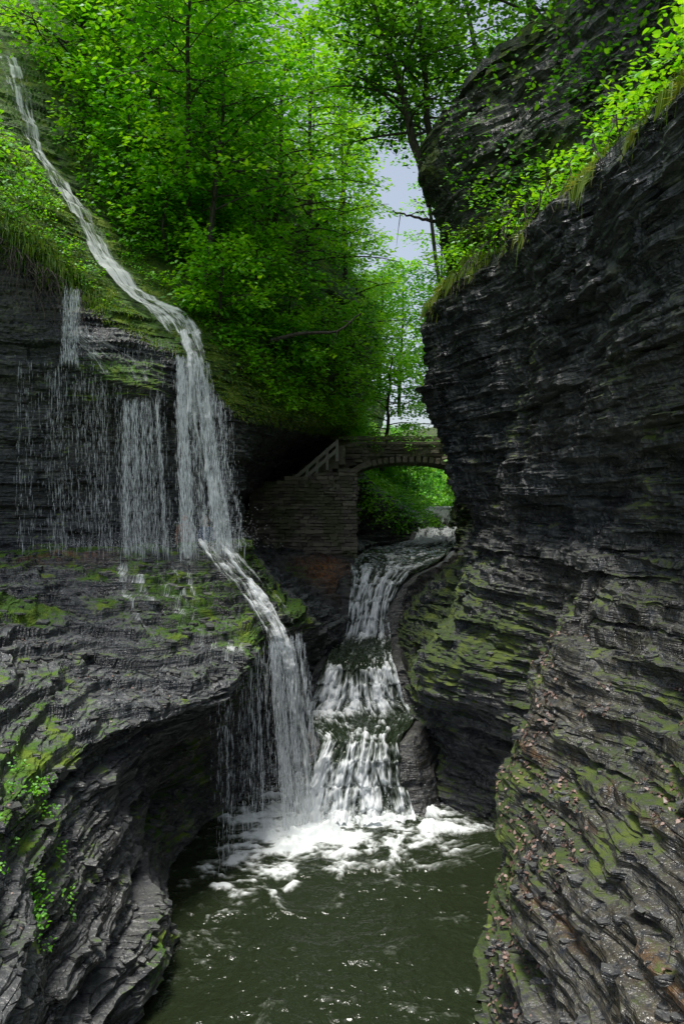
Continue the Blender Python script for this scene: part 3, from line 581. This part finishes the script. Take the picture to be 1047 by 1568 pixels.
hgt=r.uniform(.05,1.1,len(c))[:,None]*np.where(clear(c,2.0),1,.2)[:,None]
cc=c+np.array([0,-.15,1])*hgt+n*.1
parts.append(sprays(cc,np.stack([r.normal(0,.4,len(c)),-np.ones(len(c))*.6,r.normal(0,.2,len(c))],-1),r,22,.16,.48,.12,np.clip(.6+.6*fbm(c[:,0]*.3,c[:,1]*.3,c[:,2]*.3,3,3)+.25*sst(-4,2,c[:,0]),0,1)))
c,n=scatter(LCP,LCn,(LCV>4.15)&(LCV<5.4)&(y>19)&(y<50),420,r);ok=clear(c,.9);c=c[ok];n=n[ok]
parts.append(sprays(c+n*.15+np.array([0,0,.2]),n*.6+r.normal(0,.3,c.shape),r,22,.12,.28,.08,np.full(len(c),.85)))
c,n=scatter(LCP,LCn,(LCV>4.0)&(LCV<5.6)&(x<-5.5)&(y<21),330,r);ok=clear(c,.75);c=c[ok];n=n[ok]
parts.append(sprays(c+n*.08,n*.6+r.normal(0,.3,c.shape),r,26,.075,.26,.06,r.uniform(.4,.9,len(c))))
c,n=scatter(LCP,LCn,(LCV>1.0)&(y>33)&(z<5),1400,r)
parts.append(sprays(c+n*.2,n*.5+r.normal(0,.3,c.shape),r,20,.16,.4,.22,np.clip(.65+.9*fbm(c[:,0],c[:,1],c[:,2],3,3),0,1)))
bushmesh('hillside_undergrowth',parts,LEAF)
def blades(p,n,r,L,w,droop,tint):
    m=len(p);d=n+r.normal(0,.55,(m,3));d/=np.linalg.norm(d,axis=1,keepdims=True)
    s=np.cross(d,r.normal(0,1,(m,3)));s/=np.linalg.norm(s,axis=1,keepdims=True)
    L=(L*r.uniform(.5,1.3,m))[:,None];g=np.array([0,0,-1.])
    m1=p+d*L*.5+g*L*droop*.15;m2=p+d*L*.75+g*L*droop*.85
    v=np.stack([p-s*w,p+s*w,m1+s*w*.8,m2,m1-s*w*.8],1).reshape(-1,3)
    return v,np.arange(m*5).reshape(-1,5),np.repeat(np.clip(tint+r.normal(0,.2,m),0,1),5)
parts=[]
c,n=scatter(LCP,LCn,(LCV>3.6)&(LCV<5.6)&(y<34),28000,r);ok=clear(c,.5)|(c[:,2]<4.2);c=c[ok];n=n[ok]
parts.append(blades(c,n,r,.11,.012,.6,.65))
c,n=scatter(LCP,LCn,(LCV>3.7)&(LCV<4.3)&(x<-5.8),3500,r)
parts.append(blades(c,n+np.array([0,-.5,0]),r,.30,.010,1.3,.55))
bushmesh('moss_and_grass',parts,GRASS)
x,y,z=RCP[...,0],RCP[...,1],RCP[...,2]
lipz=np.interp(y,[2,6,8.5,10.5,12,13.7,15,16.5,18,20,21.7],[4.4,4.8,5.1,5.3,5.4,5.6,5.8,5.9,6.1,5.8,6])
r=np.random.default_rng(5);parts=[]
gd=fbm(x*.7,y*.7,z*.7,3,61)
c,n=scatter(RCP,RCn,(np.abs(z-lipz-.25)<.35)&(y<21)&(y>5)&(gd>-.05),3800,r)
parts.append(blades(c,n+np.array([-.3,0,.2]),r,.34,.009,1.5,.8))
c,n=scatter(RCP,RCn,(z>lipz+.1)&(z<lipz+1.4)&(y<24)&(gd>-.2),7000,r)
parts.append(blades(c,n+np.array([0,0,.6]),r,.22,.012,.6,.6))
bushmesh('cliff_edge_grass',parts,GRASS)
parts=[]
c,n=scatter(RCP,RCn,(z>lipz+.1)&(z<lipz+1.5)&(y<22)&(gd>-.25),170,r)
parts.append(sprays(c+n*.2+np.array([-.1,0,.15]),n*.6+r.normal(0,.3,c.shape),r,24,.11,.30,.12,r.uniform(.5,.95,len(c))))
c,n=scatter(RCP,RCn,(z>1)&(y>27)&(y<62),420,r)
parts.append(sprays(c+n*.3,n*.6+r.normal(0,.3,c.shape),r,24,.2,.5,.2,r.uniform(.5,1,len(c))))
bushmesh('cliff_shrubs',parts,LEAF)
parts=[]
c,n=scatter(RCP,RCn,(z>lipz+1.3)&(y<17.5)&(gd>-.15),480,r)
parts.append(sprays(c+n*.3+np.array([0,0,.2]),n*.6+r.normal(0,.3,c.shape),r,26,.13,.42,.18,r.uniform(.3,1,len(c))))
c,n=scatter(RCP,RCn,(z>lipz+2.5)&(y>17.5)&(y<26)&(gd>.05),110,r)
parts.append(sprays(c+n*.3+np.array([0,0,.2]),n*.6+r.normal(0,.3,c.shape),r,22,.13,.4,.15,r.uniform(.2,.9,len(c))))
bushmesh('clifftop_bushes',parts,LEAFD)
x,y,z=LSP[...,0],LSP[...,1],LSP[...,2];r=np.random.default_rng(15);parts=[]
c,n=scatter(LSP,LSn,(y<9.0)&(y>6)&(z>-5.8)&(z<-3.3)&(x<-3.5),26,r)
parts.append(sprays(c+n*.08,n*.6+r.normal(0,.3,c.shape),r,26,.045,.12,.05,np.full(len(c),.6)))
bushmesh('fern_clump',parts,LEAF)
parts=[]
mm=fbm(x*.6,y*.6,z*.5,4,18)
c,n=scatter(LSP,LSn,(mm>.05)&(LSn[...,2]>.2)&(y<17.2)&(z>-5),12000,r)
parts.append(blades(c,n,r,.05,.008,.5,.35))
bushmesh('shelf_moss',parts,GRASS)
parts=[]
x,y,z=RCP[...,0],RCP[...,1],RCP[...,2]
def lit(c,n,r,s):
    m=len(c);return leaves(c+n*.02,n+r.normal(0,.35,c.shape),r.normal(0,1,c.shape),s*r.uniform(.6,1.3,m),r.random(m))
c,n=scatter(RCP,RCn,(RCn[...,2]>.45)&(y<12.5)&(z<-2)&(z>-6.9)&(fbm(x*.8,y*.8,z*.8,3,77)>-.02),3400,r);parts.append(lit(c,n,r,.06))
x,y,z=LSP[...,0],LSP[...,1],LSP[...,2]
c,n=scatter(LSP,LSn,(LSn[...,2]>.5)&(y<12.5)&(z>-4.5)&(fbm(x*.8,y*.8,z*.8,3,78)>.05),900,r);parts.append(lit(c,n,r,.045))
bushmesh('fallen_leaves',parts,LITTER)
r=np.random.default_rng(55);k=1100
cx_=np.concatenate([r.uniform(-25,35,700),r.uniform(0,16,400)]);cy_=np.concatenate([r.uniform(60,95,700),r.uniform(60,78,400)]);cz_=-2+(cy_-60)*.28+6*sst(5,-25,cx_)+5*sst(12,40,cx_)+r.uniform(.5,4,k)
bushmesh('distant_trees',[sprays(np.stack([cx_,cy_,cz_],-1),r.normal(0,.4,(k,3)),r,24,.40,1.4,.6,r.uniform(.3,1,k))],LEAF)
def limb(name,pts,r0,r1,twigs=0,seed=0):
    rr=np.random.default_rng(seed);pts=np.array(pts,float);t=np.linspace(0,1,len(pts));tn=np.linspace(0,1,14)
    p=np.stack([np.interp(tn,t,pts[:,j]) for j in range(3)],-1)+rr.normal(0,.02,(14,3))
    B=[tube(p,np.linspace(r0,r1,14),7)]
    for i in range(twigs):
        a=p[rr.integers(3,13)];d=rr.normal(0,1,3)*np.array([.5,.3,.5]);B.append(tube(np.array([a,a+d*.4,a+d*.8+np.array([0,0,-.1])]),[r1,r1*.6,.004],4))
    v=[];f=[];o=0
    for a,b in B: v.append(a);f.append(b+o);o+=len(a)
    make_mesh(name,[(np.concatenate(v),np.concatenate(f),0)],[BARK],attrs={'tint':np.zeros(o)})
limb('fallen_branch',[(-2.1,20.0,5.0),(-1.2,20.2,5.3),(-.2,20.6,5.4),(.6,20.9,6.1)],.07,.02,6,1)
limb('bare_branch',[(3.0,20.3,8.6),(2.2,20.2,8.7),(1.5,20.2,8.9)],.06,.015,3,2)
B=[];rr=np.random.default_rng(8)
for i in range(60):
    a=np.array([rr.uniform(-8.6,-6.2),0,0]);a[2]=np.interp(a[0],[-8.8,-6.2],[6.9,5.3]);a[1]=np.interp(a[0],[-8.8,-6.2],[15.4,16.5])-.1
    L=rr.uniform(.4,1.6);q=[a];
    for s in range(5): q.append(q[-1]+np.array([rr.normal(0,.09),rr.normal(-.02,.05),-L/5]))
    B.append(tube(np.array(q),np.linspace(.014,.004,6),4))
for i in range(34):
    yy=rr.uniform(9,18);a=np.array([np.interp(yy,[8,18],[3.75,2.8]),yy,np.interp(yy,[8,18],[5.2,6.1])]);L=rr.uniform(.3,1.0);q=[a]
    for s in range(5): q.append(q[-1]+np.array([rr.normal(-.02,.05),rr.normal(0,.08),-L/5]))
    B.append(tube(np.array(q),np.linspace(.012,.004,6),4))
v=[];f=[];o=0
for a,b in B: v.append(a);f.append(b+o);o+=len(a)
make_mesh('hanging_roots',[(np.concatenate(v),np.concatenate(f),0)],[BARK])
# ---------------------------------------------------------------- masonry
BX=np.array([(-1,-1,-1),(1,-1,-1),(1,1,-1),(-1,1,-1),(-1,-1,1),(1,-1,1),(1,1,1),(-1,1,1)],float)/2
BF=np.array([(0,3,2,1),(4,5,6,7),(0,1,5,4),(1,2,6,5),(2,3,7,6),(3,0,4,7)])
class Boxes:
    def __init__(s,seed=0): s.v=[];s.f=[];s.t=[];s.r=np.random.default_rng(seed);s.o=0
    def add(s,c,size,rot=0.,jit=.012,tint=None):
        b=BX*np.array(size)+s.r.normal(0,jit,(8,3))
        ca,sa=math.cos(rot),math.sin(rot)
        b=np.stack([b[:,0]*ca-b[:,2]*sa,b[:,1],b[:,0]*sa+b[:,2]*ca],-1)
        s.v.append(b+np.array(c));s.f.append(BF+s.o);s.o+=8;s.t.append(np.full(8,s.r.random() if tint is None else tint))
    def make(s,name,mat,parent=None):
        return make_mesh(name,[(np.concatenate(s.v),np.concatenate(s.f),0)],[mat],attrs={'tint':np.concatenate(s.t)},parent=parent)
def courses(b,x0,x1,zf0,zf1,yf,depth,hh=.14,ww=.42,yfun=None):
    z_=zf0(0) if callable(zf0) else zf0
    while z_<5:
        h=hh*b.r.uniform(.75,1.25);x_=x0-b.r.random()*ww
        while x_<x1:
            w=ww*b.r.uniform(.5,1.5);xa=max(x_,x0);xb=min(x_+w,x1)
            if xb-xa>.06:
                xc=(xa+xb)/2
                if z_+h<zf1(xc) and z_>(zf0(xc) if callable(zf0) else zf0)-.01:
                    y_=(yfun(xc) if yfun else yf)
                    b.add((xc,y_+depth/2+b.r.normal(0,.04),z_+h/2),(xb-xa-.015,depth,h-.018),0,.012)
            x_+=w
        z_+=h
top=lambda q: float(np.interp(q,[-4.2,-3.7,-3.2,-2,.55],[-.6,.1,.95,1.4,1.75]))
b=Boxes(3);courses(b,-4.2,.6,-2.6,top,26.3,.5,.13,.36,yfun=lambda q:26.3+.9*float(sst(-2.6,-4.2,q))+.12*math.sin(q*2))
b.add((-1.6,27.5,-.6),(4.0,1.7,3.6),0,0,.1)
b.make('stone_retaining_wall',MASON)
stair=bpy.data.objects.new('stone_staircase',None);scene.collection.objects.link(stair)
b=Boxes(4)
for i in range(9): b.add((-2.1+i*.26,28.2,1.28+i*.165-.3),(.3,1.3,.76),0,.004,.6)
b.add((-.45,30.2,1.7),(.9,2.6,1.5),0,.0,.4)
b.make('steps',MASON,stair)
RAILM=plain('weathered_rail',(.45,.43,.38),.7)
b=Boxes(5)
ang=math.atan2(1.40,1.62)
for k,dz in((0,0),(1,-.32)):
    b.add((-.98,26.75,2.02+dz+.05),(2.15,.10,.13),ang,.004,.5)
for i in range(5):
    xx=-1.75+i*.39;b.add((xx,26.77,1.36+(xx+1.75)*.865-.30),(.11,.12,.85),0,.004,.5)
b.make('railing',RAILM,stair)
br=bpy.data.objects.new('stone_arch_bridge',None);scene.collection.objects.link(br)
X0,X1=.55,5.6;xc=(X0+X1)/2;hw=(X1-X0)/2;BY=30.2
arch=lambda q: 1.55+.66*math.sqrt(max(0,1-((q-xc)/hw)**2)) if abs(q-xc)<hw else -2.2
for side,yy in(('near',BY),('far',BY+2.2)):
    b=Boxes(7 if side=='near' else 8)
    courses(b,-.5,6.4,lambda q:(arch(q)+.22) if q!=0 else -2.2,lambda q:3.20,yy,.4,.15,.5)
    for i in range(27):
        a=math.pi*(i+.5)/27;px=xc+hw*math.cos(a);pz=1.55+.66*math.sin(a)
        nx,nz=math.cos(a)/hw,math.sin(a)/.66;l=math.hypot(nx,nz);nx/=l;nz/=l
        b.add((px+nx*.13,yy+.17,pz+nz*.13),(.26,.46,.30 if abs(nz)<.6 else .2),math.atan2(nz,nx),.006,.8)
    xx=-.5
    while xx<6.4:
        w=b.r.uniform(.5,.8);b.add((xx+w/2,yy+.2,3.27),(w-.015,.54,.16),0,.008,.85);xx+=w
    b.make(side+'_face',MASON,br)
b=Boxes(9)
n=26
for i in range(n):
    q=X0+.02+(X1-X0-.04)*(i+.5)/n;b.add((q,BY+1.3,(arch(q)+2.55)/2+.03),((X1-X0)/n,1.8,2.55-arch(q)),0,0,.3)
b.add((-.1,BY+1.3,.1),(.9,1.75,4.8),0,0,.3)
b.make('deck',MASON,br)
rr=np.random.default_rng(3);c=np.stack([rr.uniform(0,5.2,26),np.full(26,BY-.1),rr.choice([3.35,3.3,2.9],26)],-1)
bushmesh('bridge_ivy',[sprays(c,np.tile([0,-.3,-.6],(26,1)),rr,14,.11,.2,.1,np.full(26,.8))],LEAF)
# ---------------------------------------------------------------- people walking on the path behind the falls
def person(name,loc,h,jacket,trous,hair,face=0.):
    root=bpy.data.objects.new(name,None);root.location=loc;root.rotation_euler=(0,0,face);scene.collection.objects.link(root)
    s=h/1.75
    J={'pel':(0,0,.95,.15),'sp':(0,0,1.15,.13),'ch':(0,0,1.35,.155),'nk':(0,0,1.49,.055),'nk2':(0,.01,1.56,.05)}
    E=[('pel','sp'),('sp','ch'),('ch','nk'),('nk','nk2')]
    for sd,g in((-1,'l'),(1,'r')):
        J[g+'sh']=(sd*.17,0,1.41,.065);J[g+'el']=(sd*.23,.03*sd,1.13,.042);J[g+'wr']=(sd*.22,-.10,.90,.028);J[g+'pm']=(sd*.215,-.12,.83,.028)
        J[g+'hp']=(sd*.09,0,.88,.095);J[g+'kn']=(sd*.10,-.10*sd-.02,.50,.06);J[g+'an']=(sd*.10,.12*-sd+.06,.09,.042);J[g+'to']=(sd*.11,.12*-sd-.08,.045,.038)
        E+=[('ch',g+'sh'),(g+'sh',g+'el'),(g+'el',g+'wr'),(g+'wr',g+'pm'),('pel',g+'hp'),(g+'hp',g+'kn'),(g+'kn',g+'an'),(g+'an',g+'to')]
        for q in range(4):
            o=(q-1.5)*.019;l=(.07,.085,.08,.06)[q];J[g+'f%d'%q]=(sd*.215,-.13+o,.79,.0085);J[g+'g%d'%q]=(sd*.205,-.135+o,.79-l,.007);E+=[(g+'pm',g+'f%d'%q),(g+'f%d'%q,g+'g%d'%q)]
        J[g+'t']=(sd*.20,-.17,.80,.009);E+=[(g+'pm',g+'t')]
    K=list(J);me=bpy.data.meshes.new(name+'_body');me.from_pydata([tuple(c*s for c in J[k][:3]) for k in K],[(K.index(a),K.index(c)) for a,c in E],[])
    ob=bpy.data.objects.new('body',me);scene.collection.objects.link(ob);ob.parent=root
    m=ob.modifiers.new('s','SKIN')
    for i,k in enumerate(K):
        me.skin_vertices[0].data[i].radius=(J[k][3]*s,J[k][3]*s*(.72 if k in('pel','sp','ch') else 1));me.skin_vertices[0].data[i].use_root=(k=='pel')
    m.use_smooth_shade=True;ob.modifiers.new('u','SUBSURF').levels=1;ob.modifiers['u'].render_levels=1
    k=NT(name+'_clothes');tc=k.n('ShaderNodeTexCoord');sx=k.n('ShaderNodeSeparateXYZ');k.l(tc.outputs['Object'],sx.inputs[0])
    zz=sx.outputs[2];c=k.mix(k.mapr(zz,.94*s,.96*s),trous,jacket);c=k.mix(k.mapr(zz,1.46*s,1.49*s),c,(.50,.28,.19));
    ax=k.math('ABSOLUTE',sx.outputs[0]);hand=k.math('MULTIPLY',k.math('GREATER_THAN',ax,.17*s),k.math('LESS_THAN',zz,.89*s));c=k.mix(hand,c,(.50,.28,.19))
    pb=k.n('ShaderNodeBsdfPrincipled');k.l(c,pb.inputs['Base Color']);pb.inputs['Roughness'].default_value=.7;k.l(pb.outputs[0],k.out.inputs[0]);me.materials.append(k.m)
    import bmesh
    def sph(nm,c,rad,col,fn=None):
        bm=bmesh.new();bmesh.ops.create_uvsphere(bm,u_segments=20,v_segments=14,radius=1)
        for v in bm.verts:
            v.co=Vector((v.co.x*rad[0],v.co.y*rad[1],v.co.z*rad[2]))
            if fn: fn(v)
            v.co=(v.co+Vector(c))*s
        mm=bpy.data.meshes.new(nm);bm.to_mesh(mm);bm.free()
        for p in mm.polygons:p.use_smooth=True
        mm.materials.append(plain(name+nm,col,.6,.15));oo=bpy.data.objects.new(nm,mm);scene.collection.objects.link(oo);oo.parent=root
    def headf(v):
        if v.co.z<0: v.co.x*=1+v.co.z*1.6;v.co.y*=1+v.co.z*.5
    sk=(.55,.31,.21)
    sph('head',(0,-.005,1.645),(.077,.097,.115),sk,headf);sph('nose',(0,-.104,1.635),(.012,.018,.02),sk)
    sph('hair',(0,.018,1.672),(.085,.098,.105),hair)
    for d in(-1,1):
        sph('ear',(d*.078,.0,1.64),(.01,.02,.03),sk);sph('eye',(d*.03,-.09,1.655),(.011,.009,.008),(.03,.02,.02))
    sph('mouth',(0,-.092,1.59),(.022,.008,.007),(.35,.1,.09))
person('hiker',(-4.18,18.15,-1.8),1.74,(.20,.09,.05),(.03,.04,.07),(.04,.02,.01),.5)
person('hiker',(-3.62,18.2,-1.8),1.68,(.06,.10,.2),(.05,.05,.05),(.10,.05,.02),-.4)
# ---------------------------------------------------------------- light
w=bpy.data.worlds.new('World');scene.world=w;w.use_nodes=True;nt=w.node_tree
bg=nt.nodes['Background'];sky=nt.nodes.new('ShaderNodeTexSky');sky.sky_type='NISHITA';sky.sun_disc=False
Sd=Vector((-.16,-.10,.97)).normalized()
sky.sun_elevation=math.asin(Sd.z);sky.sun_rotation=math.atan2(Sd.x,Sd.y);sky.dust_density=3;sky.air_density=1.2
hs=nt.nodes.new('ShaderNodeHueSaturation');hs.inputs['Saturation'].default_value=.6;hs.inputs['Value'].default_value=1.25
nt.links.new(sky.outputs[0],hs.inputs['Color']);nt.links.new(hs.outputs[0],bg.inputs['Color']);bg.inputs['Strength'].default_value=.15
sl=bpy.data.lights.new('sun','SUN');sl.energy=3.8;sl.angle=math.radians(12);sl.color=(1,.97,.9)
so=bpy.data.objects.new('sun',sl);so.rotation_euler=Sd.to_track_quat('Z','Y').to_euler();so.location=(0,0,40);scene.collection.objects.link(so)
cam=bpy.data.cameras.new('camera');cam.sensor_fit='VERTICAL';cam.sensor_height=36;cam.lens=24;cam.clip_end=2000
co=bpy.data.objects.new('camera',cam);co.location=(0,0,0);co.rotation_euler=(math.radians(90),0,0);scene.collection.objects.link(co);scene.camera=co
scene.view_settings.view_transform='Standard';scene.view_settings.look='None';scene.view_settings.exposure=0
